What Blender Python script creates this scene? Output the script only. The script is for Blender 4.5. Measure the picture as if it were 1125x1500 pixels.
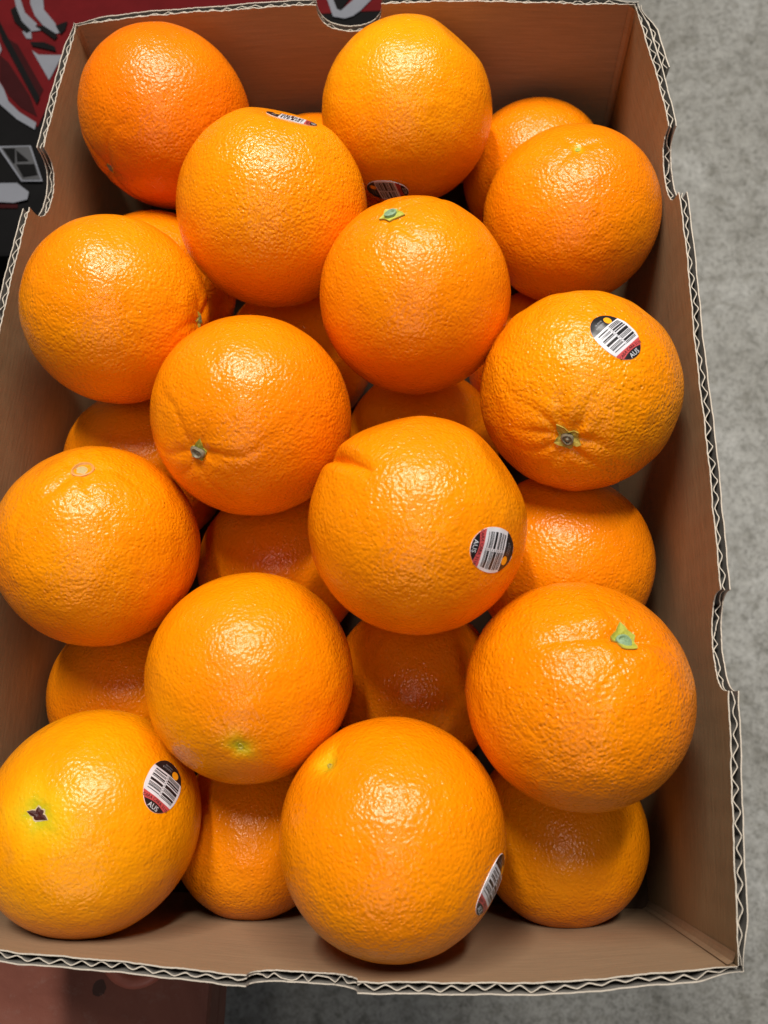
import bpy, bmesh, math, random
import numpy as np
from mathutils import Matrix, Vector

for o in list(bpy.data.objects):
    bpy.data.objects.remove(o, do_unlink=True)
S = bpy.context.scene
COL = S.collection

# ------------------------------------------------------------------ camera
cam = bpy.data.cameras.new("camera")
cam.sensor_fit = 'HORIZONTAL'
cam.sensor_width = 36.0
cam.lens = 36.0 * 1127.0 / 1125.0
cam.clip_start = 0.01
cam.clip_end = 100.0
cam.dof.use_dof = True
cam.dof.focus_distance = 0.305
cam.dof.aperture_fstop = 16.0
camo = bpy.data.objects.new("camera", cam)
COL.objects.link(camo)
camo.matrix_world = Matrix(((0.997046, 0.002118, 0.076771, 0.0),
                            (0.02009, 0.957618, -0.28734, 0.0),
                            (-0.074126, 0.288034, 0.954747, 0.415),
                            (0, 0, 0, 1)))
S.camera = camo

# ------------------------------------------------------------------ world, lamps, exposure
W = bpy.data.worlds.new("World")
S.world = W
W.use_nodes = True
bg = W.node_tree.nodes['Background']
bg.inputs[0].default_value = (0.86, 0.93, 1.0, 1)
bg.inputs[1].default_value = 0.03


def area_lamp(name, loc, target, sx, sy, power, color, roll=0.0):
    l = bpy.data.lights.new(name, 'AREA')
    l.shape = 'RECTANGLE'
    l.size, l.size_y = sx, sy
    l.energy = power
    l.color = color
    o = bpy.data.objects.new(name, l)
    COL.objects.link(o)
    o.location = loc
    d = Vector(target) - Vector(loc)
    o.rotation_euler = d.to_track_quat('-Z', 'Y').to_euler()
    return o


# two shop tubes overhead, running along the box, an added fill, and the bright doorway behind the viewer
area_lamp("tube_or_fill_lamp", (-0.24, 0.80, 1.35), (-0.1, 0.35, 0.1), 0.09, 0.70, 20.0, (1.0, 0.95, 0.88))
area_lamp("tube_or_fill_lamp", (0.30, 0.80, 1.35), (0.0, 0.35, 0.1), 0.09, 0.70, 16.0, (1.0, 0.95, 0.88))
area_lamp("tube_or_fill_lamp", (0.06, -0.40, 1.50), (0.0, 0.0, 0.0), 0.12, 0.70, 3.2, (1.0, 0.96, 0.90))  # added fill lamp, brightens the ground before the near wall
area_lamp("doorway_light", (-0.15, -1.5, 1.15), (-0.05, 0.0, 0.0), 0.9, 0.5, 2.8, (0.92, 0.96, 1.0))

S.view_settings.view_transform = 'Standard'
S.view_settings.look = 'None'
S.view_settings.exposure = 0.0
S.view_settings.gamma = 1.0
S.render.engine = 'CYCLES'
S.cycles.max_bounces = 8
S.cycles.diffuse_bounces = 3
S.cycles.glossy_bounces = 3
S.cycles.sample_clamp_indirect = 4.0
S.cycles.use_denoising = True


# ------------------------------------------------------------------ node helpers
def new_mat(name):
    m = bpy.data.materials.new(name)
    m.use_nodes = True
    nt = m.node_tree
    b = nt.nodes['Principled BSDF']
    return m, nt, b


def N(nt, typ, **kw):
    n = nt.nodes.new(typ)
    for k, v in kw.items():
        if k.startswith('_'):
            setattr(n, k[1:], v)
        else:
            n.inputs[k.replace('__', ' ')].default_value = v
    return n


def mixc(nt, fac, a, b, blend='MIX'):
    n = nt.nodes.new('ShaderNodeMix')
    n.data_type = 'RGBA'
    n.blend_type = blend
    for sock, v in ((n.inputs[0], fac), (n.inputs[6], a), (n.inputs[7], b)):
        if hasattr(v, 'is_output'):
            nt.links.new(v, sock)
        elif isinstance(v, (int, float)):
            sock.default_value = v
        else:
            sock.default_value = (*v, 1)
    return n.outputs[2]


def ramp(nt, src, stops):
    n = nt.nodes.new('ShaderNodeValToRGB')
    el = n.color_ramp.elements
    while len(el) < len(stops):
        el.new(0.5)
    for e, (p, c) in zip(el, stops):
        e.position = p
        e.color = (*c, 1) if len(c) == 3 else c
    nt.links.new(src, n.inputs[0])
    return n.outputs[0]


def noise(nt, vec, scale, detail=3.0, rough=0.55, dist=0.0):
    n = nt.nodes.new('ShaderNodeTexNoise')
    n.inputs['Scale'].default_value = scale
    n.inputs['Detail'].default_value = detail
    n.inputs['Roughness'].default_value = rough
    n.inputs['Distortion'].default_value = dist
    nt.links.new(vec, n.inputs['Vector'])
    return n.outputs['Fac']


def math_n(nt, op, a, b=0.0, c=0.0):
    n = nt.nodes.new('ShaderNodeMath')
    n.operation = op
    for i, v in enumerate((a, b, c)):
        if hasattr(v, 'is_output'):
            nt.links.new(v, n.inputs[i])
        else:
            n.inputs[i].default_value = v
    return n.outputs[0]


def bump(nt, h, dist, strength=1.0, prev=None):
    n = nt.nodes.new('ShaderNodeBump')
    n.inputs['Strength'].default_value = strength
    n.inputs['Distance'].default_value = dist
    nt.links.new(h, n.inputs['Height'])
    if prev is not None:
        nt.links.new(prev, n.inputs['Normal'])
    return n.outputs[0]


def obj_vec(nt, scale=(1, 1, 1), per_object=False):
    tc = nt.nodes.new('ShaderNodeTexCoord')
    v = tc.outputs['Object']
    if per_object:
        oi = nt.nodes.new('ShaderNodeObjectInfo')
        a = nt.nodes.new('ShaderNodeVectorMath')
        a.operation = 'ADD'
        nt.links.new(v, a.inputs[0])
        nt.links.new(oi.outputs['Random'], a.inputs[1])
        v = a.outputs[0]
    if scale != (1, 1, 1):
        mp = nt.nodes.new('ShaderNodeMapping')
        mp.inputs['Scale'].default_value = scale
        nt.links.new(v, mp.inputs['Vector'])
        v = mp.outputs[0]
    return v


def voronoi(nt, vec, scale, feature='F1', smooth=0.3):
    n = nt.nodes.new('ShaderNodeTexVoronoi')
    n.feature = feature
    n.inputs['Scale'].default_value = scale
    if feature == 'SMOOTH_F1':
        n.inputs['Smoothness'].default_value = smooth
    nt.links.new(vec, n.inputs['Vector'])
    return n


# ------------------------------------------------------------------ materials
def make_skin():
    m, nt, b = new_mat("orange_peel")
    v = obj_vec(nt, per_object=True)
    at = nt.nodes.new('ShaderNodeAttribute')
    at.attribute_type = 'OBJECT'
    at.attribute_name = 'peel_tint'
    halo = nt.nodes.new('ShaderNodeAttribute')
    halo.attribute_name = 'halo'
    big = noise(nt, v, 22.0, 3.0, 0.5)
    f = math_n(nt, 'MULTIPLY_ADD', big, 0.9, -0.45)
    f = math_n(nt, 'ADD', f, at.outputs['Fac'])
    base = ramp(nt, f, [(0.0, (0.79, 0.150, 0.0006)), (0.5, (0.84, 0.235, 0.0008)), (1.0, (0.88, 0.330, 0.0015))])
    fine = noise(nt, v, 260.0, 3.0, 0.6)
    base = mixc(nt, math_n(nt, 'MULTIPLY', fine, 0.35), base, (0.80, 0.165, 0.0008))
    # pigment spots and small healed scars
    sp = voronoi(nt, v, 58.0)
    spot = math_n(nt, 'MULTIPLY', math_n(nt, 'LESS_THAN', sp.outputs['Distance'], 0.032),
                  math_n(nt, 'GREATER_THAN', N_sep(nt, sp.outputs['Color']), 0.93))
    base = mixc(nt, math_n(nt, 'MULTIPLY', spot, 0.55), base, (0.20, 0.09, 0.012))
    scuff = ramp(nt, noise(nt, v, 34.0, 6.0, 0.68, 0.8), [(0.63, (0, 0, 0)), (0.72, (1, 1, 1))])
    scuff = N_sep(nt, scuff)
    base = mixc(nt, math_n(nt, 'MULTIPLY', scuff, 0.22), base, (0.52, 0.20, 0.035))
    pn = noise(nt, v, 420.0, 2.0, 0.6)
    hal = math_n(nt, 'MULTIPLY', halo.outputs['Fac'], math_n(nt, 'ADD', pn, 0.5))
    hal = math_n(nt, 'MINIMUM', hal, 1.0)
    yel = math_n(nt, 'POWER', math_n(nt, 'MINIMUM', halo.outputs['Fac'], 1.0), 0.45)
    base = mixc(nt, math_n(nt, 'MULTIPLY', yel, 0.8), base, (0.90, 0.46, 0.003))
    base = mixc(nt, hal, base, (0.46, 0.40, 0.012))
    nt.links.new(base, b.inputs['Base Color'])
    # peel relief: pebbles with pits
    w = nt.nodes.new('ShaderNodeVectorMath')
    w.operation = 'MULTIPLY_ADD'
    wn = nt.nodes.new('ShaderNodeTexNoise')
    wn.inputs['Scale'].default_value = 300
    nt.links.new(v, wn.inputs['Vector'])
    nt.links.new(wn.outputs['Color'], w.inputs[0])
    w.inputs[1].default_value = (0.0011,) * 3
    nt.links.new(v, w.inputs[2])
    vo = voronoi(nt, w.outputs[0], 680.0)
    pit = nt.nodes.new('ShaderNodeMapRange')
    pit.interpolation_type = 'SMOOTHSTEP'
    pit.inputs['From Min'].default_value = 0.05
    pit.inputs['From Max'].default_value = 0.52
    nt.links.new(vo.outputs['Distance'], pit.inputs['Value'])
    deep = math_n(nt, 'MULTIPLY', pit.outputs[0], math_n(nt, 'ADD', N_sep(nt, vo.outputs['Color']), 0.35))
    pebble = noise(nt, v, 800.0, 0.5, 0.5)
    swell = noise(nt, v, 140.0, 2.0, 0.5)
    micro = noise(nt, v, 1300.0, 2.0, 0.6)
    patch = noise(nt, v, 30.0, 2.0, 0.5)
    n1 = bump(nt, swell, 0.0010, 0.6)
    n2 = bump(nt, math_n(nt, 'MULTIPLY', pebble, math_n(nt, 'ADD', patch, 0.45)), 0.00085, 0.62, n1)
    n3 = bump(nt, deep, 0.00022, 0.62, n2)
    co = nt.nodes.new('ShaderNodeAttribute')
    co.attribute_type = 'OBJECT'
    co.attribute_name = 'peel_coarse'
    for bn in (n2, n3):
        nt.links.new(co.outputs['Fac'], bn.node.inputs['Strength'])
    n4 = bump(nt, micro, 0.00016, 0.5, n3)
    nt.links.new(n4, b.inputs['Normal'])
    rgh = math_n(nt, 'MULTIPLY_ADD', patch, 0.18, 0.15)
    rgh = math_n(nt, 'MULTIPLY_ADD', scuff, 0.12, rgh)
    nt.links.new(rgh, b.inputs['Roughness'])
    b.inputs['Specular IOR Level'].default_value = 0.40
    b.inputs['Specular Tint'].default_value = (1.0, 0.91, 0.80, 1)
    return m


def N_sep(nt, col):
    n = nt.nodes.new('ShaderNodeSeparateColor')
    nt.links.new(col, n.inputs[0])
    return n.outputs[0]


def make_kraft(name, tone, streak=(1, 1, 1)):
    m, nt, b = new_mat(name)
    v = obj_vec(nt, streak)
    n1 = noise(nt, v, 240.0, 4.0, 0.6)
    v2 = obj_vec(nt)
    n2 = noise(nt, v2, 14.0, 3.0, 0.5)
    n3 = noise(nt, v2, 900.0, 2.0, 0.6)
    fib = ramp(nt, n1, [(0.3, (0, 0, 0)), (0.7, (1, 1, 1))])
    c = mixc(nt, N_sep(nt, fib), [t * 0.85 for t in tone], [t * 1.14 for t in tone])
    c = mixc(nt, math_n(nt, 'MULTIPLY', n2, 0.6), c, [tone[0] * 1.0, tone[1] * 0.90, tone[2] * 0.82])
    c = mixc(nt, math_n(nt, 'MULTIPLY', n3, 0.25), c, [t * 0.6 for t in tone])
    nt.links.new(c, b.inputs['Base Color'])
    b.inputs['Roughness'].default_value = 0.85
    b.inputs['Specular IOR Level'].default_value = 0.15
    nt.links.new(bump(nt, n1, 0.0003, 0.5), b.inputs['Normal'])
    return m


def make_plain(name, col, rough=0.6, vary=0.25, scale=400.0, spec=0.4):
    m, nt, b = new_mat(name)
    v = obj_vec(nt)
    n = noise(nt, v, scale, 3.0, 0.6)
    c = mixc(nt, n, [x * (1 - vary) for x in col], [min(1, x * (1 + vary)) for x in col])
    nt.links.new(c, b.inputs['Base Color'])
    b.inputs['Roughness'].default_value = rough
    b.inputs['Specular IOR Level'].default_value = spec
    return m


def make_concrete():
    m, nt, b = new_mat("concrete")
    v = obj_vec(nt)
    n1 = noise(nt, v, 13.0, 8.0, 0.68)
    n2 = noise(nt, v, 48.0, 6.0, 0.70, 0.4)
    n3 = noise(nt, v, 170.0, 4.0, 0.7)
    c = ramp(nt, n1, [(0.30, (0.270, 0.262, 0.236)), (0.50, (0.34, 0.333, 0.308)), (0.70, (0.43, 0.425, 0.402))])
    c2 = ramp(nt, n2, [(0.36, (0.66, 0.65, 0.61)), (0.50, (1, 1, 1)), (0.70, (1.16, 1.16, 1.15))])
    c = mixc(nt, 0.85, c, c2, 'MULTIPLY')
    sp = ramp(nt, n3, [(0.36, (0.45, 0.45, 0.43)), (0.50, (1, 1, 1))])
    c = mixc(nt, 0.7, c, sp, 'MULTIPLY')
    gr = ramp(nt, noise(nt, v, 520.0, 3.0, 0.7), [(0.34, (0.5, 0.5, 0.48)), (0.5, (1, 1, 1)), (0.68, (1.2, 1.2, 1.2))])
    c = mixc(nt, 0.8, c, gr, 'MULTIPLY')
    sv = voronoi(nt, v, 26.0)
    pitm = math_n(nt, 'MULTIPLY', math_n(nt, 'LESS_THAN', sv.outputs['Distance'], 0.10),
                  math_n(nt, 'GREATER_THAN', N_sep(nt, sv.outputs['Color']), 0.72))
    c = mixc(nt, math_n(nt, 'MULTIPLY', pitm, 0.6), c, (0.09, 0.085, 0.075))
    nt.links.new(c, b.inputs['Base Color'])
    b.inputs['Roughness'].default_value = 0.62
    nt.links.new(bump(nt, n2, 0.004, 0.5), b.inputs['Normal'])
    return m


def make_terracotta():
    m, nt, b = new_mat("terracotta_plastic")
    v = obj_vec(nt)
    n1 = noise(nt, v, 14.0, 5.0, 0.6, 0.6)
    n2 = noise(nt, v, 110.0, 5.0, 0.7)
    c = ramp(nt, n1, [(0.3, (0.15, 0.046, 0.030)), (0.55, (0.21, 0.070, 0.047)), (0.8, (0.25, 0.105, 0.078))])
    sv = voronoi(nt, v, 60.0)
    d = math_n(nt, 'ADD', sv.outputs['Distance'], math_n(nt, 'MULTIPLY', n2, 0.25))
    spot = math_n(nt, 'MULTIPLY', math_n(nt, 'LESS_THAN', d, 0.34), math_n(nt, 'GREATER_THAN', N_sep(nt, sv.outputs['Color']), 0.72))
    c = mixc(nt, math_n(nt, 'MULTIPLY', spot, 0.75), c, (0.03, 0.02, 0.016))
    sc = ramp(nt, n2, [(0.55, (0, 0, 0)), (0.72, (0.4, 0.4, 0.4))])
    c = mixc(nt, N_sep(nt, sc), c, (0.26, 0.15, 0.12))
    nt.links.new(c, b.inputs['Base Color'])
    b.inputs['Roughness'].default_value = 0.6
    b.inputs['Specular IOR Level'].default_value = 0.2
    nt.links.new(bump(nt, n2, 0.001, 0.4), b.inputs['Normal'])
    return m


SKIN = make_skin()
KRAFT_SIDE = make_kraft("kraft_inside_side", (0.312, 0.222, 0.124), (1.0, 0.3, 3.0))
KRAFT_END = make_kraft("kraft_inside_end", (0.322, 0.218, 0.130), (0.2, 1.0, 4.0))
KRAFT_FLOOR_SHADED = make_kraft("kraft_floor_shaded", (0.055, 0.032, 0.018))  # kraft darkened: shade in the gaps is put into its colour
EDGE = make_plain("cut_paper_edge", (0.47, 0.415, 0.345), 0.85, 0.25, 700.0, 0.2)
FLUTE_SHADED = make_plain("flute_paper_shaded", (0.20, 0.185, 0.165), 0.85, 0.2, 500.0, 0.2)  # paper darkened, the shade of the board cavities painted in
OUTER = make_plain("outer_liner_paper", (0.27, 0.22, 0.17), 0.75, 0.2)
CONCRETE = make_concrete()
TERRA = make_terracotta()
WHITE = make_plain("sticker_white", (0.66, 0.65, 0.69), 0.30, 0.03, 300, 0.5)
BLACK = make_plain("sticker_black", (0.013, 0.012, 0.014), 0.30, 0.2, 300, 0.5)
REDP = make_plain("sticker_red", (0.50, 0.070, 0.072), 0.30, 0.08, 300, 0.5)
DOT = make_plain("sticker_orange", (0.95, 0.36, 0.01), 0.30, 0.12, 300, 0.5)
LETTER = make_plain("sticker_letter_white", (0.62, 0.62, 0.66), 0.35, 0.05, 300)
DIM = make_plain("sticker_letter_grey", (0.25, 0.25, 0.27), 0.35, 0.05, 300)
SEPAL = make_plain("sepal_green", (0.40, 0.40, 0.05), 0.55, 0.45, 900.0)
SEPAL_Y = make_plain("sepal_olive", (0.40, 0.31, 0.045), 0.6, 0.45, 900.0)
BUTTON = make_plain("stem_button", (0.20, 0.17, 0.11), 0.45, 0.6, 1400.0)
BUTTON_G = make_plain("stem_button_green", (0.20, 0.30, 0.17), 0.5, 0.5, 1400.0)
CREAM = make_plain("scar_cream", (0.44, 0.34, 0.14), 0.6, 0.3, 1200.0)
PALE = make_plain("scar_rim", (0.60, 0.27, 0.07), 0.5, 0.2, 900.0)
DARKRED = make_plain("navel_dark", (0.050, 0.008, 0.005), 0.5, 0.4, 1200.0)
PITH = make_plain("pith", (0.50, 0.38, 0.24), 0.7, 0.2, 1200.0)
PRINT_BLACK = make_plain("carton_black", (0.004, 0.0038, 0.004), 0.75, 0.3, 60, 0.06)
PRINT_RED = make_plain("carton_red", (0.075, 0.004, 0.005), 0.75, 0.3, 60, 0.06)  # inks darkened; shade over this carton is in the red and greys
PRINT_DARKRED = make_plain("carton_dark_red", (0.022, 0.003, 0.0035), 0.75, 0.3, 60, 0.06)
PRINT_GREY = make_plain("carton_grey", (0.14, 0.145, 0.165), 0.75, 0.12, 60, 0.06)
PRINT_DIM = make_plain("carton_dim_grey", (0.035, 0.035, 0.038), 0.5, 0.2, 60)


# ------------------------------------------------------------------ object helpers
def mesh_obj(name, verts, faces, mats, parent=None, smooth=False, midx=None):
    me = bpy.data.meshes.new(name)
    me.from_pydata([tuple(map(float, v)) for v in verts], [], [tuple(int(i) for i in f) for f in faces])
    for m in (mats if isinstance(mats, (list, tuple)) else [mats]):
        me.materials.append(m)
    if midx is not None:
        me.polygons.foreach_set('material_index', np.array(midx, dtype=np.int32))
    me.polygons.foreach_set('use_smooth', np.full(len(me.polygons), smooth, dtype=bool))
    me.update()
    o = bpy.data.objects.new(name, me)
    COL.objects.link(o)
    if parent is not None:
        o.parent = parent
    return o


def tag(o, label=None, cat=None, group=None, kind=None):
    if label: o['label'] = label
    if cat: o['category'] = cat
    if group: o['group'] = group
    if kind: o['kind'] = kind
    return o


def empty(name, loc):
    o = bpy.data.objects.new(name, None)
    COL.objects.link(o)
    o.location = loc
    o.empty_display_size = 0.02
    return o


class MB:
    """collects polygons"""
    def __init__(self):
        self.v, self.f, self.m = [], [], []

    def add(self, verts, faces, mi=0):
        b = len(self.v)
        self.v.extend(verts)
        self.f.extend([tuple(b + i for i in f) for f in faces])
        self.m.extend([mi] * len(faces))

    def grid(self, P, mi=0, flip=False):
        """P: rows x cols x 3"""
        P = np.asarray(P, float)
        r, c = P.shape[:2]
        fs = []
        for i in range(r - 1):
            for j in range(c - 1):
                q = (i * c + j, i * c + j + 1, (i + 1) * c + j + 1, (i + 1) * c + j)
                fs.append(q[::-1] if flip else q)
        self.add(P.reshape(-1, 3).tolist(), fs, mi)

    def box(self, a, b, mi=0):
        (x0, y0, z0), (x1, y1, z1) = a, b
        v = [(x0, y0, z0), (x1, y0, z0), (x1, y1, z0), (x0, y1, z0), (x0, y0, z1), (x1, y0, z1), (x1, y1, z1), (x0, y1, z1)]
        self.add(v, [(3, 2, 1, 0), (4, 5, 6, 7), (0, 1, 5, 4), (1, 2, 6, 5), (2, 3, 7, 6), (3, 0, 4, 7)], mi)

    def build(self, name, mats, parent=None, smooth=False):
        return mesh_obj(name, self.v, self.f, mats, parent, smooth, self.m)


# ------------------------------------------------------------------ ground
GZ = -0.42
g = MB()
g.add([(-6, -6, GZ), (6, -6, GZ), (6, 6, GZ), (-6, 6, GZ)], [(0, 1, 2, 3)])
tag(g.build("concrete_ground", CONCRETE), kind='structure')

# ------------------------------------------------------------------ terracotta crate under the near end of the carton
CR = empty("plastic_pallet", (-0.35, -0.12, GZ))


def rel(parent, pts):
    l = parent.location
    return [(x - l.x, y - l.y, z - l.z) for x, y, z in pts]


def bevel_box(name, a, b, mat, parent, w=0.004, seg=2):
    bm = bmesh.new()
    bmesh.ops.create_cube(bm, size=1.0)
    l = parent.location
    for v in bm.verts:
        v.co = Vector([(a[i] + b[i]) / 2 + v.co[i] * (b[i] - a[i]) - l[i] for i in range(3)])
    bmesh.ops.bevel(bm, geom=bm.edges[:], offset=w, segments=seg, profile=0.6, affect='EDGES')
    me = bpy.data.meshes.new(name)
    bm.to_mesh(me)
    bm.free()
    me.materials.append(mat)
    for p in me.polygons:
        p.use_smooth = False
    o = bpy.data.objects.new(name, me)
    COL.objects.link(o)
    o.parent = parent
    return o


bevel_box("pallet_deck", (-0.60, -0.40, -0.026), (-0.114, 0.095, -0.004), TERRA, CR)
bevel_box("edge_lip", (-0.128, -0.398, -0.046), (-0.1155, 0.093, -0.0265), TERRA, CR, 0.003)
for x0 in (-0.58, -0.36):
    for y0 in (-0.36, 0.0):
        bevel_box("support_block", (x0, y0, GZ + 0.001), (x0 + 0.09, y0 + 0.08, -0.0265), TERRA, CR)
# round raised boss on the deck, half hidden by the carton
bm_r = MB()
cx0, cy0 = -0.1520, -0.0985
prof = [(0.0195, 0.0), (0.0190, 0.003), (0.0165, 0.0042), (0.0135, 0.0035), (0.012, 0.001), (0.0, 0.0006)]
n = 40
P = [[(cx0 + r * math.cos(2 * math.pi * k / n), cy0 + r * math.sin(2 * math.pi * k / n), -0.0038 + z) for k in range(n + 1)] for r, z in prof]
P = [rel(CR, row) for row in P]
bm_r.grid(P, 0, True)
BOSS = make_plain("terracotta_boss", (0.40, 0.115, 0.075), 0.45, 0.2, 120)
bm_r.build("round_boss", BOSS, CR, True)
tag(CR, "scuffed terracotta red plastic pallet with a round boss, under the near end of the carton", "pallet")

# ------------------------------------------------------------------ printed carton under the far end
PC = empty("printed_carton", (-0.25, 0.46, GZ))
ptop = -0.006
bevel_box("carton_body", (-0.64, 0.305, GZ + 0.001), (0.088, 0.80, ptop), PRINT_BLACK, PC, 0.003)


def flat_print(name, polys, mat, z, parent=PC):
    b = MB()
    for p in polys:
        l = parent.location
        b.add([(x - l.x, y - l.y, z - l.z) for x, y in p], [tuple(range(len(p)))])
    o = b.build(name, mat, parent)
    for f in o.data.polygons:
        if f.normal.z < 0:
            f.flip()
    return o


# ------------------------------------------------------------------ corrugated carton of oranges
BX = empty("orange_carton", (-0.047, 0.135, 0.0))
tag(BX, "open brown corrugated cardboard carton with notched rim, filled with oranges", "carton")
RIM = 0.130
TH = 0.0038          # board thickness
rng = np.random.default_rng(5)


def smooth_curve(xs, ys):
    """monotone-ish interpolation through control points"""
    xs, ys = np.array(xs), np.array(ys)
    fine = np.linspace(xs[0], xs[-1], 400)
    v = np.interp(fine, xs, ys)
    k = np.ones(31) / 31
    pad = np.r_[2 * v[0] - v[30:0:-1], v, 2 * v[-1] - v[-2:-32:-1]]
    sm = np.convolve(pad, k, 'same')[30:-30]
    return lambda q: np.interp(q, fine, sm)


WALLS = {
    # axis along, outward axis sign, rim line, base offset, notches (centre, half, depth)
    'right': dict(along='y', sgn=1, base=0.0975, rim=smooth_curve([-0.066, 0.0, 0.056, 0.139, 0.229, 0.264, 0.300, 0.334], [0.0935, 0.0985, 0.1010, 0.1012, 0.1012, 0.1000, 0.0955, 0.0905]),
                  span=(-0.066, 0.334), notches=[(0.2465, 0.0175, 0.0135), (0.038, 0.0180, 0.0125)]),
    'left': dict(along='y', sgn=-1, base=-0.1915, rim=smooth_curve([-0.066, 0.0, 0.10, 0.180, 0.232, 0.266, 0.340], [-0.1860, -0.1925, -0.1945, -0.1925, -0.1890, -0.1875, -0.1820]),
                 span=(-0.066, 0.340), notches=[(0.2490, 0.0170, 0.0150), (0.038, 0.018, 0.0125)]),
    'near': dict(along='x', sgn=-1, base=-0.0735, rim=smooth_curve([-0.186, -0.152, -0.065, -0.029, 0.04, 0.0935], [-0.0650, -0.0705, -0.0745, -0.0755, -0.0725, -0.0660]),
                 span=(-0.186, 0.0935), notches=[(-0.047, 0.0185, 0.0085)]),
    'far': dict(along='x', sgn=1, base=0.3450, rim=smooth_curve([-0.182, -0.14, -0.083, 0.0, 0.0905], [0.3395, 0.3430, 0.3450, 0.3425, 0.3345]),
                span=(-0.182, 0.0905), notches=[(-0.0455, 0.0160, 0.0150)]),
}


def wall_points(w, s, off, z):
    t = np.clip(z / RIM, 0, 1)
    inner = w['base'] + (w['rim'](s) - w['base']) * t ** 0.8
    inner = inner + w['sgn'] * t ** 3 * 0.00022 * (np.sin(s * 71) + 0.5 * np.sin(s * 257 + 1) + 0.3 * np.sin(s * 611 + 2))
    dd = np.clip(np.minimum(s - w['span'][0], w['span'][1] - s) / 0.014, 0, 1)
    o = inner + w['sgn'] * off * (0.45 + 0.55 * dd * dd * (3 - 2 * dd))
    # the wall is longer at its foot than at the drawn-in rim corners
    a_, z_ = w['span']
    ba, bz = (-0.0735, 0.345) if w['along'] == 'y' else (-0.1915, 0.0975)
    s = s + (1 - t ** 0.8) * ((ba - a_) * (z_ - s) + (bz - z_) * (s - a_)) / (z_ - a_)
    if w['along'] == 'y':
        return np.stack([o, s, z], -1)
    return np.stack([s, o, z], -1)


def top_height(w, s, ragged):
    h = np.full_like(s, RIM)
    for c, hf, d in w['notches']:
        q = (s - c) / hf
        ins = np.abs(q) < 1
        h[ins] -= d * np.sqrt(np.clip(1 - q[ins] ** 2, 0, 1)) ** 0.7
    wob = np.cumsum(rng.normal(0, 1, len(s)))
    wob -= np.linspace(wob[0], wob[-1], len(s))
    wob /= max(1e-6, np.abs(wob).max())
    jit = np.convolve(rng.normal(0, 1, len(s)), np.ones(3) / 3, 'same')
    return h + ragged * (0.5 * wob + 0.25 * jit)


def sheet(b, w, s, o1, o2, top, bottom, rows, mi_in, mi_edge, mi_out, dent=None):
    """a paper sheet standing in the wall between offsets o1 and o2"""
    tt = np.linspace(0, 1, rows)
    o1 = np.broadcast_to(np.asarray(o1, float), s.shape)
    o2 = np.broadcast_to(np.asarray(o2, float), s.shape)
    A = np.array([wall_points(w, s, o1, bottom + (top - bottom) * t) for t in tt])
    B = np.array([wall_points(w, s, o2, bottom + (top - bottom) * t) for t in tt])
    fl = (w['sgn'] > 0) == (w['along'] == 'x')
    L = np.array(BX.location)
    A, B = A - L, B - L
    b.grid(A, mi_in, fl)
    b.grid(B, mi_out, not fl)
    b.grid(np.array([A[-1], B[-1]]), mi_edge, fl)
    for j in (0, -1):
        b.grid(np.stack([A[:, j], B[:, j]], 1), mi_edge)


def flute_offsets(s, pitch, amp, mid, ragged_at, phase):
    ph = 2 * math.pi * s / pitch + phase + 0.35 * np.sin(s * 61) + 0.2 * np.sin(s * 173 + 1)
    for c, hf, d in ragged_at:
        ins = np.abs(s - c) < hf
        ph = ph + ins * 1.3 * np.sin((s - c) * 520)
    tri = 2 / math.pi * np.arcsin(np.sin(ph) * 0.96)
    tri = 0.78 * tri / 0.82 + 0.22 * np.sin(ph)
    a = amp * np.clip(1 - 0.16 * (1 + np.sin(s * 97 + phase)) - 0.14 * (1 + np.sin(s * 41 + 2 * phase)), 0.45, 1)
    mid = mid + 0.00035 * np.sin(s * 150 + phase)
    return mid + a * tri


for wi, (key, w) in enumerate(WALLS.items()):
    a, z = w['span']
    nm = 'side_wall' if w['along'] == 'y' else 'end_wall'
    kr = KRAFT_SIDE if w['along'] == 'y' else KRAFT_END
    # sample points, dense, with doubled columns at notch shoulders
    s = np.linspace(a, z, int((z - a) / 0.0006))
    ext = []
    for c, hf, d in w['notches']:
        ext += [c - hf - 1e-5, c - hf + 1e-5, c + hf - 1e-5, c + hf + 1e-5]
        ext += list(c + hf * np.sin(np.linspace(-1.55, 1.55, 40)))
    s = np.unique(np.r_[s, ext])
    top_in = top_height(w, s, 0.0010)
    b = MB()
    sheet(b, w, s, 0.0, 0.00048, top_in, 0.0, 10, 0, 1, 2)
    wall = b.build(nm, [kr, EDGE, FLUTE_SHADED], BX, True)
    # outer liner reaches round the corners
    so = np.r_[np.linspace(a - TH * 0.45, a - 1e-4, 8), s, np.linspace(z + 1e-4, z + TH * 0.45, 8)]
    top_o = top_height(w, so, 0.0005) - 0.0003
    b = MB()
    sheet(b, w, so, TH - 0.00045, TH, top_o, 0.0, 5, 2, 1, 0)
    b.build("outer_liner", [OUTER, EDGE, FLUTE_SHADED], wall, True)
    # fluting
    sf = np.unique(np.r_[np.linspace(a, z, int((z - a) / 0.00045)), ext])
    off = flute_offsets(sf, 0.0074, (TH - 0.0016) / 2, TH / 2, w['notches'], wi * 1.3)
    top_f = top_height(w, sf, 0.0009) - 0.0009
    b = MB()
    sheet(b, w, sf, off - 0.0002, off + 0.0002, top_f, 0.055, 5, 0, 1, 0)
    b.build("fluting", [FLUTE_SHADED, EDGE], wall, True)

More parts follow.
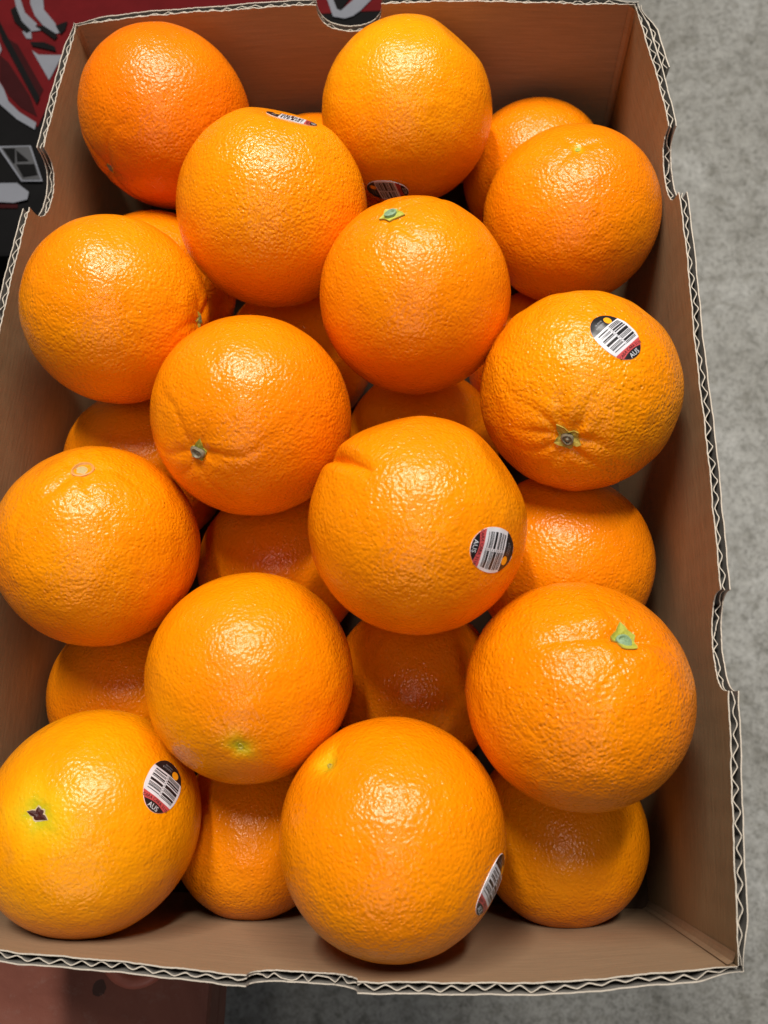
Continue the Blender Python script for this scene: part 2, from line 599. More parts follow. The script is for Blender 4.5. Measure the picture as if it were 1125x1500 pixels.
# corner folds: narrow upright strips where the end boards turn into the sides
for (x, y, dx, dy) in ((0.0935, -0.066, -1, 1), (0.0905, 0.334, -1, -1), (-0.182, 0.340, 1, -1), (-0.186, -0.066, 1, 1)):
    b = MB()
    bxx, byy = (0.0975 if dx < 0 else -0.1915), (-0.0735 if dy > 0 else 0.345)
    rows = []
    for t in np.linspace(0, 1, 14):
        zz = t * (RIM - 0.0004)
        X, Y = bxx + (x - bxx) * t ** 0.8, byy + (y - byy) * t ** 0.8
        l = BX.location
        k = [(0.0001, 0.0036), (0.0005, 0.0024), (0.0012, 0.0010), (0.0030, 0.0001)]
        rows.append([(X + dx * p - l.x, Y + dy * q - l.y, zz) for p, q in k])
    b.grid(rows, 0, dx * dy > 0)
    b.build("corner_fold", KRAFT_END, BX, False)

# bottom board
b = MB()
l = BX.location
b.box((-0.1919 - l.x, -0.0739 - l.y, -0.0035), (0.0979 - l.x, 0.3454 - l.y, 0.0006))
b.build("bottom_board", KRAFT_FLOOR_SHADED, BX)

# second board: the glue flap outside the far right corner
wf = dict(WALLS['right'])
s = np.linspace(0.2985, 0.336, 70)
b = MB()
tp = top_height(dict(wf, notches=[]), s, 0.0004) - 0.002
sheet(b, wf, s, TH + 0.0004, TH + 0.0009, tp, 0.03, 4, 1, 2, 1)
sheet(b, wf, s, 2 * TH - 0.0002, 2 * TH + 0.0003, tp, 0.03, 4, 1, 2, 0)
off = flute_offsets(s, 0.0074, (TH - 0.0016) / 2, TH * 1.5 + 0.0003, [], 0.4)
sheet(b, wf, s, off - 0.0002, off + 0.0002, tp - 0.0006, 0.055, 4, 1, 2, 1)
b.build("glue_flap", [OUTER, FLUTE_SHADED, EDGE], BX, True)


# ------------------------------------------------------------------ oranges
def unit(v):
    v = np.asarray(v, float)
    return v / np.linalg.norm(v)


def ico(n):
    bm = bmesh.new()
    bmesh.ops.create_icosphere(bm, subdivisions=n, radius=1.0)
    V = np.array([v.co[:] for v in bm.verts])
    F = np.array([[v.index for v in f.verts] for f in bm.faces], dtype=np.int32)
    bm.free()
    V /= np.linalg.norm(V, axis=1)[:, None]
    return V, F


ICO_HI, ICO_LO = ico(7), ico(6)


class Fruit:
    def __init__(self, pos, r, axis, roll=0.0, squash=0.97, seed=0, lump=0.010, mid=0.0009,
                 stem=None, creases=0, crease_depth=0.0006, feats=(), halo=None):
        self.pos, self.r = np.array(pos), r
        z = unit(axis)
        h = np.array([1.0, 0, 0]) if abs(z[0]) < 0.8 else np.array([0, 1.0, 0])
        x = unit(np.cross(h, z)); y = np.cross(z, x)
        c, s_ = math.cos(roll), math.sin(roll)
        self.M = np.stack([x * c + y * s_, -x * s_ + y * c, z], 1)      # columns = local axes in world
        self.squash, self.stem, self.feats, self.halo = squash, stem, feats, halo
        g_ = np.random.default_rng(seed)
        self.kl = [(unit(g_.normal(size=3)) * g_.uniform(1.6, 3.6), g_.uniform(0, 6.28), lump * g_.uniform(0.3, 1.0) / 2.2) for _ in range(6)]
        self.km = [(unit(g_.normal(size=3)) * g_.uniform(9, 30), g_.uniform(0, 6.28), mid * g_.uniform(0.4, 1.0) / 2.0) for _ in range(26)]
        self.cre = [(k * 2 * math.pi / max(1, creases) + g_.uniform(-0.25, 0.25), g_.uniform(0.5, 1.2), g_.uniform(0.35, 0.75) * (0.6 if creases > 8 else 1.0)) for k in range(creases)]
        self.cd = crease_depth

    def to_local(self, d):
        return unit(self.M.T @ np.asarray(d, float))

    def radius(self, D):
        z = np.clip(D[:, 2], -1, 1)
        th = np.arccos(z)
        R = 1 / np.sqrt(1 - z * z + (z / self.squash) ** 2)
        m = np.ones(len(D))
        for k, p, a in self.kl + self.km:
            m += a * np.cos(D @ k + p)
        R = self.r * R * m
        if self.stem:
            for depth, width in self.stem:
                R -= depth * np.exp(-(th / width) ** 2)
        if self.cre:
            ph = np.arctan2(D[:, 1], D[:, 0])
            for a, amp, reach in self.cre:
                d = np.abs((ph - a + 0.12 * np.sin(8 * th + 3 * a) + math.pi) % (2 * math.pi) - math.pi) * np.sin(th)
                fade = np.exp(-(th / reach) ** 2) * np.clip(th / 0.08, 0, 1)
                R -= self.cd * amp * fade * (np.exp(-(d / 0.035) ** 2) - 0.45 * np.exp(-((d - 0.11) / 0.06) ** 2))
        for ft in self.feats:
            if ft[0] == 'dent':
                _, d, wd, dep = ft
                ang = np.arccos(np.clip(D @ self.to_local(d), -1, 1))
                R -= dep * np.exp(-(ang / wd) ** 2)
            elif ft[0] == 'flat':
                _, d, dist, soft = ft
                c = D @ self.to_local(d)
                lim = np.where(c > 0.2, dist / np.maximum(c, 0.2), 1.0)
                R = -soft * np.logaddexp(-R / soft, -lim / soft)
            elif ft[0] == 'crease':
                _, a, b_, wd, dep = ft
                A, B = self.to_local(a), self.to_local(b_)
                nrm = unit(np.cross(A, B))
                tdir = np.cross(nrm, A)
                L = math.atan2(B @ tdir, B @ A)
                along = np.arctan2(D @ tdir, D @ A)
                dist = np.abs(D @ nrm)
                u = np.clip(along / L, -1, 2)
                fade = np.where(u < 0, np.exp(-(u / 0.5) ** 2), np.clip(1 - u, 0, 1) ** 0.45)
                R -= dep * fade * (np.exp(-(dist / wd)) - 0.10 * np.exp(-((dist - 3 * wd) / (1.6 * wd)) ** 2))
        return R

    def surf(self, D, off=0.0):
        D = np.atleast_2d(D)
        return D * (self.radius(D) + off)[:, None]


def build_fruit(f, label, tint, hi=True, name="orange", coarse=0.46):
    V, F = ICO_HI if hi else ICO_LO
    P = f.surf(V).astype(np.float32)
    me = bpy.data.meshes.new(name)
    me.vertices.add(len(P)); me.vertices.foreach_set('co', P.ravel())
    me.loops.add(F.size); me.loops.foreach_set('vertex_index', F.ravel())
    me.polygons.add(len(F))
    me.polygons.foreach_set('loop_start', np.arange(0, F.size, 3, dtype=np.int32))
    me.update(calc_edges=True)
    me.polygons.foreach_set('use_smooth', np.ones(len(F), dtype=bool))
    at = me.attributes.new('halo', 'FLOAT', 'POINT')
    hv = np.zeros(len(P), dtype=np.float32)
    if f.halo:
        th = np.arccos(np.clip(V[:, 2], -1, 1))
        amt, wd = f.halo
        ph = np.arctan2(V[:, 1], V[:, 0])
        hv = (amt * np.exp(-(th / (wd * (1 + 0.2 * np.sin(2 * ph + 1) + 0.1 * np.sin(5 * ph)))) ** 2)).astype(np.float32)
    at.data.foreach_set('value', hv)
    me.materials.append(SKIN)
    me.update()
    o = bpy.data.objects.new(name, me)
    COL.objects.link(o)
    M4 = Matrix([[*f.M[i], f.pos[i]] for i in range(3)] + [[0, 0, 0, 1]])
    o.matrix_world = M4
    o['peel_tint'] = float(tint)
    o['peel_coarse'] = float(coarse)
    tag(o, label, "orange", "loose oranges heaped in the carton")
    return o


def polar(f, rad_m, ang, off):
    """point on the fruit a small arc distance from the stem pole"""
    t = np.asarray(rad_m) / f.r
    D = np.stack([np.sin(t) * np.cos(ang), np.sin(t) * np.sin(ang), np.cos(t)], -1)
    return f.surf(D.reshape(-1, 3), off)


def star(f, o, name, mat, tips, inner, lift, seed, centre=0.0003, tipoff=0.0004):
    """a little star of sepals lying on the peel: tips = list of (angle, reach)"""
    g_ = np.random.default_rng(seed)
    ring = []
    tips = sorted(tips)
    for i, (a, rch) in enumerate(tips):
        a2 = tips[(i + 1) % len(tips)][0] + (2 * math.pi if i == len(tips) - 1 else 0)
        w_ = min(0.42, (a2 - a) * 0.4)
        ring += [(a - w_ * 0.75, inner + (rch - inner) * 0.36), (a, rch), (a + w_ * 0.75, inner + (rch - inner) * 0.36), ((a + a2) / 2, inner * g_.uniform(0.85, 1.1))]
    nr = len(ring)
    A = np.array([q[0] for q in ring]); Rr = np.array([q[1] for q in ring])
    rows = []
    for t, off in ((0.02, lift + centre), (0.45, lift + 0.0002), (0.8, lift), (1.0, tipoff * 0.6)):
        rows.append(polar(f, Rr * t, A, off))
    rows.append(polar(f, Rr * 1.0, A, -0.0002))
    b_ = MB()
    P_ = np.array([np.vstack([r_, r_[:1]]) for r_ in rows])
    b_.grid(P_, 0, True)
    return b_.build(name, mat, o, False)


def lathe_on_pole(f, o, name, mat, prof, wob=0.0, seed=0, nn=20, mats=None, mi=None):
    """revolve (radius, height above the peel pole)"""
    g_ = np.random.default_rng(seed)
    ang = np.linspace(0, 2 * math.pi, nn + 1)
    base = float(f.radius(np.array([[0, 0, 1.0]]))[0])
    wv = 1 + wob * (np.sin(2 * ang + g_.uniform(0, 6)) + 0.6 * np.sin(3 * ang + g_.uniform(0, 6)))
    rows = [[(r_ * w_ * math.cos(a), r_ * w_ * math.sin(a), base + h_) for a, w_ in zip(ang, wv)] for r_, h_ in prof]
    b_ = MB()
    for i in range(len(rows) - 1):
        b_.grid(rows[i:i + 2], 0 if mi is None else mi[i], True)
    return b_.build(name, mats or mat, o, True)


# ------------------------------------------------------------------ stickers
SA, SB = 0.0108, 0.0079     # half length (v), half width (u)


def halfw(v):
    return SB * np.sqrt(np.clip(1 - (np.abs(v) / SA) ** 2.15, 0, 1))


BARS_R = [(0.02, .045), (.075, .10), (.13, .155), (.20, .27), (.31, .35), (.41, .53), (.57, .59), (.62, .64), (.67, .69), (.75, .84), (.88, .90), (.93, .95)]
BARS_L = [(0.05, .10), (.17, .19), (.22, .24), (.31, .36), (.39, .41), (.50, .60), (.67, .69), (.72, .735), (.77, .79), (.81, .83), (.91, .93)]


def glyph_mesh(text, size):
    cu = bpy.data.curves.new("lettering", 'FONT')
    cu.body = text
    cu.size = size
    cu.align_x = 'CENTER'
    cu.resolution_u = 2
    to = bpy.data.objects.new("lettering", cu)
    COL.objects.link(to)
    me = bpy.data.meshes.new_from_object(to)
    V = np.array([v.co[:] for v in me.vertices])
    F = [tuple(p.vertices) for p in me.polygons]
    bpy.data.objects.remove(to, do_unlink=True)
    bpy.data.curves.remove(cu)
    bpy.data.meshes.remove(me)
    return V, F


GL_AUS = glyph_mesh("AUS", 0.0027)
GL_CARA = glyph_mesh("CARA CARA 3110", 0.00185)


def sticker(f, o, d_world, up_world, lift=0.00016, wr=0.00005, seed=0, peel=0.0, keep=None):
    c = f.to_local(d_world)
    upl = f.M.T @ np.asarray(up_world, float)
    tv = unit(upl - c * (upl @ c))
    tu = np.cross(tv, c)          # text reads left to right along +u seen from outside
    R0 = float(f.radius(c[None])[0])
    # the peel's small lumps do not print through the stiff label: smooth radius on a coarse patch
    g_ = np.random.default_rng(seed)
    w1, w2 = g_.uniform(0, 6.28, 2)

    def mp(uv, off):
        uv = np.asarray(uv, float).reshape(-1, 2)
        D = c * R0 + uv[:, :1] * tu + uv[:, 1:] * tv
        D /= np.linalg.norm(D, axis=1)[:, None]
        wrk = wr * (np.sin(uv[:, 0] * 900 + uv[:, 1] * 500 + w1) + np.sin(uv[:, 1] * 1100 + w2))
        Q = D * (f.radius(D) + lift + off + wrk)[:, None]
        if peel:      # a stiff label whose rim has come away from the peel
            flat_ = c * (R0 + lift + off) + uv[:, :1] * tu + uv[:, 1:] * tv
            Q = Q * (1 - peel) + flat_ * peel
        return Q

    def strip(v0, v1, ua, ub, nv=2, nu=8):
        vs = np.linspace(v0, v1, nv)
        return np.array([[(ua(v) + (ub(v) - ua(v)) * k / (nu - 1), v) for k in range(nu)] for v in vs])

    def cells(b_, G, off, mi=0):
        r_, c_ = G.shape[:2]
        b_.grid(mp(G, off).reshape(r_, c_, 3), mi, False)

    vs_ext = SA * 0.999
    b_ = MB()
    # label body: white field, black cap, red band, black tip, thin skirt
    VC, VR = 0.0050, -0.0057
    G = lambda a, b2, nv: strip(a, b2, lambda v: -halfw(v), lambda v: halfw(v), nv, 15)
    cells(b_, G(VR, VC, 14), 0, 0)
    cells(b_, G(VC, vs_ext, 10), 0, 1)
    cells(b_, G(-vs_ext, VR, 10), 0, 2)
    ang = np.linspace(0, 2 * math.pi, 65)
    vv = SA * 0.999 * np.sin(ang)
    uu = np.sign(np.cos(ang)) * halfw(vv)
    top = mp(np.stack([uu, vv], 1), 0)
    bot = mp(np.stack([uu * 1.01, vv * 1.01], 1), -lift * 1.3)
    b_.grid(np.array([bot, top]), 0, False)
    st = b_.build("sticker", [WHITE, BLACK, REDP], o, True)
    # bars
    b_ = MB()
    hgt = VC - VR - 0.0010
    for col, lst in ((1, BARS_R), (-1, BARS_L)):
        for p, q in lst:
            p, q = p - 0.004, q + 0.006
            v0, v1 = VC - 0.0004 - q * hgt, VC - 0.0004 - p * hgt
            if col > 0:
                gq = strip(v0, v1, lambda v: 0.00045 - 0.03 * v, lambda v: halfw(v) * 0.86, 2, 7)
            else:
                gq = strip(v0, v1, lambda v: -halfw(v) * 0.80, lambda v: -0.00045 - 0.03 * v, 2, 7)
            cells(b_, gq, 0.00004)
    for k in range(9):     # row of digits down the gutter
        v0 = VC - 0.0008 - k * hgt / 9.3
        cells(b_, strip(v0 - 0.0006, v0, lambda v: -0.00022 - 0.03 * v, lambda v: 0.00022 - 0.03 * v, 2, 2), 0.00004, 1)
    b_.build("barcode", [BLACK, DIM], st)
    # black tip with a domed top
    b_ = MB()
    us = np.linspace(-1, 1, 15)
    vt = lambda u: -0.00755 - 34.0 * u * u
    rows = []
    for t in np.linspace(0, 1, 7):
        row = []
        for q in us:
            # lower edge follows the label outline
            u = q * 0.0050
            vlow = -SA * (1 - min(1, abs(u) / SB) ** 2) ** 0.5 * 0.995
            vhi = max(vt(u), vlow + 1e-5)
            row.append((u, vlow + (vhi - vlow) * t))
        rows.append(row)
    cells(b_, np.array(rows), 0.00004)
    b_.build("black_tip", BLACK, st)
    # orange disc and tiny print on the cap
    b_ = MB()
    a = np.linspace(0, 2 * math.pi, 25)
    rows = [np.stack([0.0028 + r_ * 0.0016 * np.cos(a), 0.0066 + r_ * 0.00165 * np.sin(a)], 1) for r_ in (0.02, 0.5, 1.0)]
    cells(b_, np.array(rows), 0.00004)
    b_.build("orange_disc", DOT, st)
    b_ = MB()
    gg = np.random.default_rng(3)
    for ln, (vv0, x0, x1) in enumerate(((0.0083, -0.0028, 0.0006), (0.0071, -0.0036, 0.0006))):
        x = x0
        while x < x1:
            wd = gg.uniform(0.00022, 0.0005)
            hh = gg.uniform(0.0006, 0.0008)
            cells(b_, strip(vv0 - hh, vv0, lambda v: x, lambda v: x + wd * 0.6, 2, 2), 0.00004)
            x += wd + 0.0002
    b_.build("small_print", DIM, st)
    # lettering
    V, F = GL_AUS
    b_ = MB(); b_.add(mp(np.stack([V[:, 0] * 0.95, V[:, 1] - 0.0101], 1), 0.00009).tolist(), F)
    b_.build("lettering", LETTER, st)
    V, F = GL_CARA
    sc = min(1.0, 0.0124 / (V[:, 0].max() - V[:, 0].min()))
    u = V[:, 0] * sc
    v = V[:, 1] * 0.95 - 0.00722 - 24.0 * u * u
    b_ = MB(); b_.add(mp(np.stack([u, v], 1), 0.00009).tolist(), F)
    b_.build("lettering", BLACK, st)
    return st


DN = (0.15, -0.2, -1)
fr = {}

# --- upper layer ---------------------------------------------------
f = Fruit((-0.1385, 0.2985, 0.1096), 0.0423, (-0.601, -0.792, 0.104), 0.3, 0.98, 1, stem=[(0.0022, 0.16)], creases=5)
o = build_fruit(f, "deep orange fruit in the far corner, its dark stem end low on its side", 0.12, coarse=0.42)
star(f, o, "calyx", SEPAL_Y, [(0.2, .003), (1.5, .0028), (2.9, .003), (4.2, .0026), (5.3, .003)], .0018, .0004, 3)
lathe_on_pole(f, o, "stem_button", BUTTON, [(.0019, .0), (.0018, .0008), (.0011, .0010), (.0006, .0005), (0, .0004)], .08, 2)

f = Fruit((-0.0765, 0.2300, 0.1251), 0.0426, (0.5, 0.3, -0.8), 0.0, 0.99, 2,
          feats=[('dent', (0.72, 0.05, 0.6), 0.22, 0.0006), ('flat', (0.27, 0.64, 0.72), 0.0390, 0.0006)])
o = build_fruit(f, "orange with a sticker seen edge-on along its top, near the far end", 0.66, coarse=0.55)
sticker(f, o, (0.325, 0.57, 0.754), (-0.93, 0.20, 0.30), 0.0003, seed=2)

f = Fruit((-0.0178, 0.2995, 0.1059), 0.0418, (0.6, 0.5, -0.5), 0.0, 1.03, 3, feats=[('flat', (0.62, 0.45, 0.62), 0.0398, 0.0006)])
o = build_fruit(f, "yellowish orange under the far wall's round notch, half a barcode sticker at its foot", 0.85, coarse=0.38)
sticker(f, o, (-0.215, -0.968, -0.125), (-0.92, 0.25, -0.20), 0.0003, seed=3, peel=0.6)

f = Fruit((0.0600, 0.2390, 0.1020), 0.0406, (-0.059, 0.159, 0.985), 0.4, 0.96, 4, stem=[(0.0010, 0.22), (0.0006, 0.06)], creases=4, crease_depth=0.0004, halo=(0.7, 0.035))
o = build_fruit(f, "orange by the far side wall with a tiny green stem dot on its upper edge", 0.45)
lathe_on_pole(f, o, "stem_scar", SEPAL, [(.0013, -.0001), (.0012, .0004), (.0007, .0004), (.0003, .0001), (0, .0001)], .06, 5)

f = Fruit((-0.1416, 0.1780, 0.1280), 0.0396, (0.989, -0.141, 0.02), 0.0, 0.99, 5, stem=[(0.0022, 0.22)], creases=5, crease_depth=0.0009)
o = build_fruit(f, "glossy orange beside the side wall, a green calyx just showing at its inner edge", 0.62)
star(f, o, "calyx", SEPAL, [(0.1, .0042), (1.4, .0036), (2.7, .0044), (3.9, .0036), (5.1, .004)], .002, .0006, 5)
lathe_on_pole(f, o, "stem_button", BUTTON_G, [(.0018, .0003), (.0017, .0010), (.0010, .0012), (0, .0008)], .08, 6)

f = Fruit((-0.0118, 0.1828, 0.1256), 0.0404, (-0.2, 0.332, 0.922), 0.9, 1.015, 6, stem=[(0.0011, 0.16)], creases=5, crease_depth=0.0006,
          feats=[('dent', (-0.05, -0.62, 0.78), 0.16, 0.0004)])
o = build_fruit(f, "orange with a bright green star calyx on top, in the middle of the far half", 0.50)
star(f, o, "calyx", SEPAL, [(0.3, .0060), (1.7, .0044), (2.8, .0042), (4.0, .0050), (5.3, .0044)], .0033, .0005, 8, tipoff=.0014)
lathe_on_pole(f, o, "stem_button", BUTTON_G, [(.0024, .0008), (.0023, .0019), (.0015, .0021), (.0008, .0014), (0, .0014)], .1, 9)

f = Fruit((0.0560, 0.1402, 0.1198), 0.0408, (-0.249, -0.781, 0.574), 0.2, 0.97, 7, mid=0.0024, stem=[(0.0030, 0.20), (0.0012, 0.42)], creases=11, crease_depth=0.0009)
o = build_fruit(f, "bumpy orange with a sunken star-shaped stem end and a barcode sticker above it", 0.72, coarse=0.62)
star(f, o, "calyx", SEPAL_Y, [(0.1, 0.0050), (1.1, 0.0058), (2.1, 0.0054), (3.6, 0.0080), (4.9, 0.0056)], 0.0040, .0005, 12, tipoff=.0014)
lathe_on_pole(f, o, "stem_button", BUTTON, [(.0025, .0006), (.0024, .0022), (.0018, .0025), (.0014, .0017), (.0009, .0021), (.0004, .0027), (0, .0027)], .08, 3)
sticker(f, o, (0.18, 0.096, 0.979), (-0.704, 0.708, 0.06), seed=7)

f = Fruit((-0.0790, 0.1288, 0.1245), 0.0413, (-0.337, -0.663, 0.668), 0.1, 0.98, 8, stem=[(0.0022, 0.17), (0.0008, 0.4)], creases=7, crease_depth=0.0006)
o = build_fruit(f, "orange with a brown stem button low on its side, ringed by shallow creases", 0.50)
star(f, o, "calyx", SEPAL, [(0.4, .0038), (1.6, .0038), (2.7, .0066), (4.0, .0038), (5.2, .0036)], .0031, .0005, 15, tipoff=.0012)
lathe_on_pole(f, o, "stem_button", BUTTON, [(.0026, .0006), (.0026, .0020), (.0019, .0024), (.0013, .0016), (.0007, .0016), (0, .0020)], .14, 4)

f = Fruit((-0.1427, 0.0761, 0.1138), 0.0409, (0.142, 0.52, 0.842), 0.6, 1.01, 9, mid=0.0013, stem=[(-0.0012, 0.55), (0.0018, 0.20)], creases=5, crease_depth=0.0006,
          feats=[('dent', (-0.30, 0.62, 0.70), 0.22, 0.0012), ('dent', (0.55, 0.60, 0.62), 0.25, 0.0014)])
o = build_fruit(f, "orange with a pale ringed stem scar on its blunt top, touching the side wall", 0.58)
lathe_on_pole(f, o, "stem_scar", None, [(.0044, -.0005), (.0042, .0006), (.0036, .0008), (.0030, .0000), (.0013, .0003), (0, .0004)], .05, 7, mats=[PALE, CREAM], mi=[0, 0, 0, 1, 1])

f = Fruit((-0.0101, 0.0787, 0.1357), 0.0410, (0.3, 0.8, -0.6), 0.0, 1.0, 10,
          feats=[('crease', (-0.706, 0.50, 0.50), (-0.33, 0.20, 0.92), 0.042, 0.0050), ('flat', (0.802, 0.461, 0.381), 0.0388, 0.0008), ('flat', (-0.25, 0.85, 0.46), 0.0402, 0.0006)])
o = build_fruit(f, "large orange with a folded cleft at its shoulder and a barcode sticker on its flank", 0.60)
sticker(f, o, (0.666, -0.392, 0.635), (0.699, 0.029, -0.715), seed=10)

f = Fruit((-0.0761, 0.0244, 0.1087), 0.0407, (0.13, -0.666, 0.735), 0.4, 1.0, 11, stem=[(0.0010, 0.09)], halo=(1.0, 0.085))
o = build_fruit(f, "orange with a small green halo round its pinhole navel, no sticker", 0.64, coarse=0.40)
lathe_on_pole(f, o, "navel", SEPAL_Y, [(.0011, -.0001), (.0009, .0003), (.0006, .0), (0, -.0002)], .15, 8)

f = Fruit((0.0485, 0.0186, 0.1224), 0.0406, (0.282, 0.40, 0.872), 0.5, 1.0, 12, mid=0.0017, stem=[(0.0010, 0.12), (0.0008, 0.35)], creases=6, crease_depth=0.0004,
          feats=[('crease', (0.262, 0.40, 0.878), (-0.42, 0.33, 0.85), 0.05, 0.0024), ('dent', (0.10, 0.62, 0.78), 0.14, -0.0005), ('dent', (0.45, 0.25, 0.86), 0.12, -0.0006), ('dent', (0.33, 0.42, 0.84), 0.14, 0.0012)])
o = build_fruit(f, "large orange with a green calyx and one long crease running from it", 0.42, coarse=0.60)
star(f, o, "calyx", SEPAL, [(0.3, .0048), (1.6, .0050), (2.9, .0062), (4.1, .0052), (5.3, .0046)], .0040, .0005, 21, tipoff=.0014)
lathe_on_pole(f, o, "stem_button", BUTTON_G, [(.0026, .0009), (.0025, .0027), (.0018, .0029), (.0013, .0022), (.0006, .0024), (0, .0025)], .1, 10)

f = Fruit((-0.1372, -0.0311, 0.0993), 0.0415, (-0.105, 0.122, 0.987), 0.7, 0.955, 13, lump=0.012, mid=0.0005, stem=[(0.0012, 0.10), (0.0010, 0.42)], halo=(1.0, 0.21),
          feats=[('dent', (0.35, -0.30, 0.88), 0.28, 0.0012), ('dent', (-0.72, -0.72, 0.1), 0.5, -0.0020)])
o = build_fruit(f, "yellow-orange fruit with a star-shaped dark hole in a green patch and a barcode sticker", 0.95, coarse=0.30)
star(f, o, "navel_rim", PITH, [(0.5, .0050), (1.5, .0031), (2.6, .0034), (3.8, .0050), (5.0, .0027)], .0025, .00025, 31, 0.0, .0002)
star(f, o, "navel_opening", DARKRED, [(0.5, .0046), (1.5, .0025), (2.6, .0028), (3.8, .0047), (5.0, .0021)], .0020, .0005, 32, 0.0, .0006)
sticker(f, o, (0.814, 0.347, 0.466), (0.071, 0.737, -0.672), seed=13)

f = Fruit((-0.0185, -0.0312, 0.1159), 0.0407, (-0.565, 0.625, 0.539), 0.2, 1.0, 14, stem=[(0.0018, 0.11), (0.0020, 0.32)], halo=(0.75, 0.11))
o = build_fruit(f, "orange at the near wall with a sunken greenish navel and a sticker on its flank", 0.55, coarse=0.44)
lathe_on_pole(f, o, "navel", SEPAL_Y, [(.0011, -.0001), (.0010, .0004), (.0006, .0004), (.0003, .0), (0, .0)], .2, 11)
sticker(f, o, (0.863, -0.336, 0.377), (0.471, 0.805, -0.361), 0.0002, seed=14)

# --- lower layer -----------------------------------------------------
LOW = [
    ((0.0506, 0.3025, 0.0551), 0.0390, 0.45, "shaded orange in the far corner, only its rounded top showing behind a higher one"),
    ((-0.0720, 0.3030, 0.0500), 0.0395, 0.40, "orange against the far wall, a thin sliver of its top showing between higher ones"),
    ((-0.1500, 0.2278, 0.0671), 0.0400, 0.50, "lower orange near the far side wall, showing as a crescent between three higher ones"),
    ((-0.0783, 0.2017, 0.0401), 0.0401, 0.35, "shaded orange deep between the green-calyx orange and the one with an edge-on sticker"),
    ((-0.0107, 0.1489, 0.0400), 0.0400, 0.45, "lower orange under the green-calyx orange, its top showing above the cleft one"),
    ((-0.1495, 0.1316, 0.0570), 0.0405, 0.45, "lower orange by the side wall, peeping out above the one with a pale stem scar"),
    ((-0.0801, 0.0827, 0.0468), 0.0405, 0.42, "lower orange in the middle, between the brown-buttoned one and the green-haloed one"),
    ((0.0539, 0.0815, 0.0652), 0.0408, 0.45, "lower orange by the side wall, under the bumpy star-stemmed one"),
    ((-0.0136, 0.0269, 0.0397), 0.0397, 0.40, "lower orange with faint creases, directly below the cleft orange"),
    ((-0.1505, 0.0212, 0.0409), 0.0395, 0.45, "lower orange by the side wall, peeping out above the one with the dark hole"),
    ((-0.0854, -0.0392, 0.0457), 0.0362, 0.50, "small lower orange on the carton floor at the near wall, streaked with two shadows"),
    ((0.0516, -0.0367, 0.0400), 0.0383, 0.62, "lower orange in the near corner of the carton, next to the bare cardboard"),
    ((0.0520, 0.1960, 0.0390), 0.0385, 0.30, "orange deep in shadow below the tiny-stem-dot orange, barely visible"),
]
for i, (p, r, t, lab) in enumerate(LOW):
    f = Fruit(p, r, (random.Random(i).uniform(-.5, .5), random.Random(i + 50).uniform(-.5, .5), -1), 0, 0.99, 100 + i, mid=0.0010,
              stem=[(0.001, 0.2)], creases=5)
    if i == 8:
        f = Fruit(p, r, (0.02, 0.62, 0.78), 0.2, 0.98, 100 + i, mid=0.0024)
    build_fruit(f, lab, t, i in (7, 8, 10, 11))

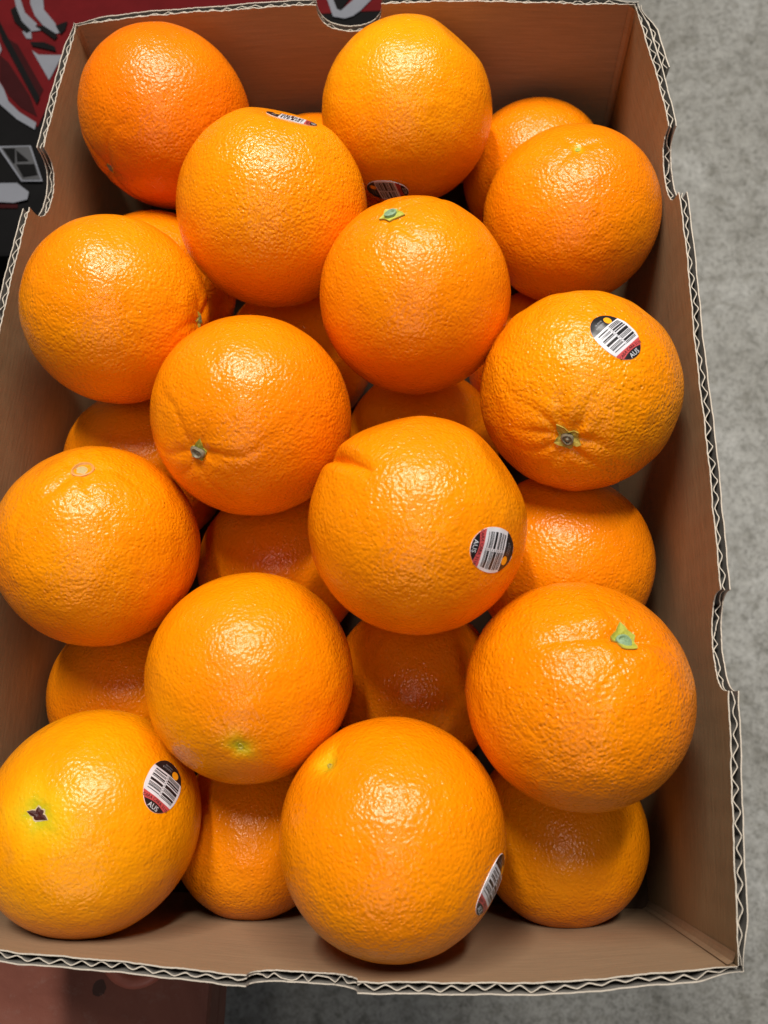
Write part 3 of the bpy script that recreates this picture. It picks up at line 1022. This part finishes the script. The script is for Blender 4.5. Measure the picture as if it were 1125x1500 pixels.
# ------------------------------------------------------------------ print on the far carton
PRINT = {
    'red': [[(-0.3986, 0.6281), (-0.201, 0.6113), (-0.1903, 0.5028), (-0.2664, 0.4796), (-0.2839, 0.41), (-0.3, 0.4206), (-0.3159, 0.436), (-0.3771, 0.5182)]] ,
    'grey': [[(-0.3364, 0.4561), (-0.3185, 0.451), (-0.3139, 0.444), (-0.3087, 0.433), (-0.2993, 0.4232), (-0.285, 0.413), (-0.2851, 0.4071), (-0.2993, 0.4164), (-0.3151, 0.4311), (-0.3344, 0.4451)], [(-0.3216, 0.535), (-0.3171, 0.5347), (-0.3153, 0.5287), (-0.3096, 0.5151), (-0.2985, 0.5036), (-0.2992, 0.5007), (-0.2918, 0.4974), (-0.302, 0.4967), (-0.3003, 0.4895), (-0.3044, 0.4901), (-0.309, 0.4971), (-0.3032, 0.4972), (-0.3136, 0.511), (-0.3191, 0.526)], [(-0.3083, 0.5326), (-0.2982, 0.5319), (-0.2968, 0.5244), (-0.2953, 0.5171), (-0.2846, 0.5034), (-0.2798, 0.4938), (-0.2826, 0.4933), (-0.2936, 0.5018), (-0.3015, 0.5117), (-0.3069, 0.5237)], [(-0.2986, 0.4788), (-0.2928, 0.4743), (-0.2802, 0.4732), (-0.2745, 0.4729), (-0.2812, 0.4503), (-0.2872, 0.4602)], [(-0.3322, 0.4908), (-0.3247, 0.4875), (-0.3219, 0.4809), (-0.3228, 0.4761), (-0.3285, 0.4695)], [(-0.0834, 0.5144), (-0.0777, 0.514), (-0.0723, 0.5009), (-0.0615, 0.5129), (-0.0533, 0.5214), (-0.0488, 0.512), (-0.0583, 0.4999), (-0.0637, 0.4953), (-0.0692, 0.4935), (-0.0777, 0.4959)]] ,
    'dark': [[(-0.3507, 0.5356), (-0.3272, 0.5018), (-0.3265, 0.4982), (-0.3227, 0.4895), (-0.2868, 0.4285), (-0.2855, 0.4344), (-0.3184, 0.491), (-0.3383, 0.5258)], [(-0.3211, 0.5181), (-0.3176, 0.5215), (-0.3105, 0.5065), (-0.3018, 0.4971), (-0.3052, 0.495), (-0.3164, 0.5069)], [(-0.3009, 0.4863), (-0.2899, 0.4853), (-0.2812, 0.4805), (-0.2794, 0.476), (-0.289, 0.4793), (-0.2986, 0.4823)], [(-0.2836, 0.5004), (-0.275, 0.5042), (-0.2756, 0.4964), (-0.2784, 0.4919)], [(-0.2993, 0.5015), (-0.2923, 0.5007), (-0.2804, 0.4903), (-0.2822, 0.4869)], [(-0.0783, 0.5122), (-0.0713, 0.5135), (-0.0643, 0.5149), (-0.0723, 0.5009), (-0.0752, 0.5029)]] ,
    'darkred': [[(-0.3184, 0.491), (-0.3105, 0.4852), (-0.2845, 0.4424), (-0.2864, 0.4345)], [(-0.3228, 0.4761), (-0.3147, 0.4687), (-0.2938, 0.4375), (-0.2853, 0.4185), (-0.2988, 0.4271), (-0.3096, 0.4384), (-0.3187, 0.4524)], [(-0.333, 0.3471), (-0.2877, 0.3453), (-0.2872, 0.3422), (-0.3324, 0.3439)]] ,
    'dim': [[(-0.342, 0.3947), (-0.3086, 0.3931), (-0.2854, 0.3927), (-0.2721, 0.3623), (-0.2873, 0.3629), (-0.3083, 0.3912), (-0.3416, 0.3928)], [(-0.3251, 0.3628), (-0.3033, 0.3621), (-0.2904, 0.3618), (-0.2806, 0.354), (-0.2807, 0.348), (-0.2899, 0.3457), (-0.3007, 0.3467), (-0.3224, 0.3481)]] ,
    'inner': [[(-0.3067, 0.3916), (-0.2861, 0.3915), (-0.2735, 0.3636), (-0.2867, 0.3641)]] ,
    'tri': [[(-0.3049, 0.3905), (-0.2959, 0.3901), (-0.2939, 0.3779), (-0.2951, 0.3773)], [(-0.2948, 0.3887), (-0.284, 0.379), (-0.2926, 0.3788)], [(-0.2928, 0.3766), (-0.2798, 0.3763), (-0.276, 0.3671), (-0.2862, 0.3657)]] ,
}
PRINT['red'][0] = [(-0.63, 0.80), (-0.63, 0.47), (-0.3771, 0.4700)] + PRINT['red'][0][4:8][::-1][1:] + [(-0.2664, 0.4796), (-0.16, 0.50), (0.084, 0.50), (0.084, 0.796), (-0.63, 0.796)]
for i, (key, nm, mt) in enumerate((('red', 'red_print', PRINT_RED), ('darkred', 'dark_red_print', PRINT_DARKRED), ('grey', 'grey_print', PRINT_GREY),
                                   ('dark', 'black_print', PRINT_BLACK), ('dim', 'frame_symbol', PRINT_GREY), ('inner', 'symbol_field', PRINT_DIM), ('tri', 'triangle_symbol', PRINT_BLACK))):
    for pl in PRINT[key]:
        flat_print(nm, [pl], mt, ptop + 0.0004 + 0.0004 * i)
tag(PC, "black carton printed with red and grey artwork, under the fruit carton's far end", "carton")
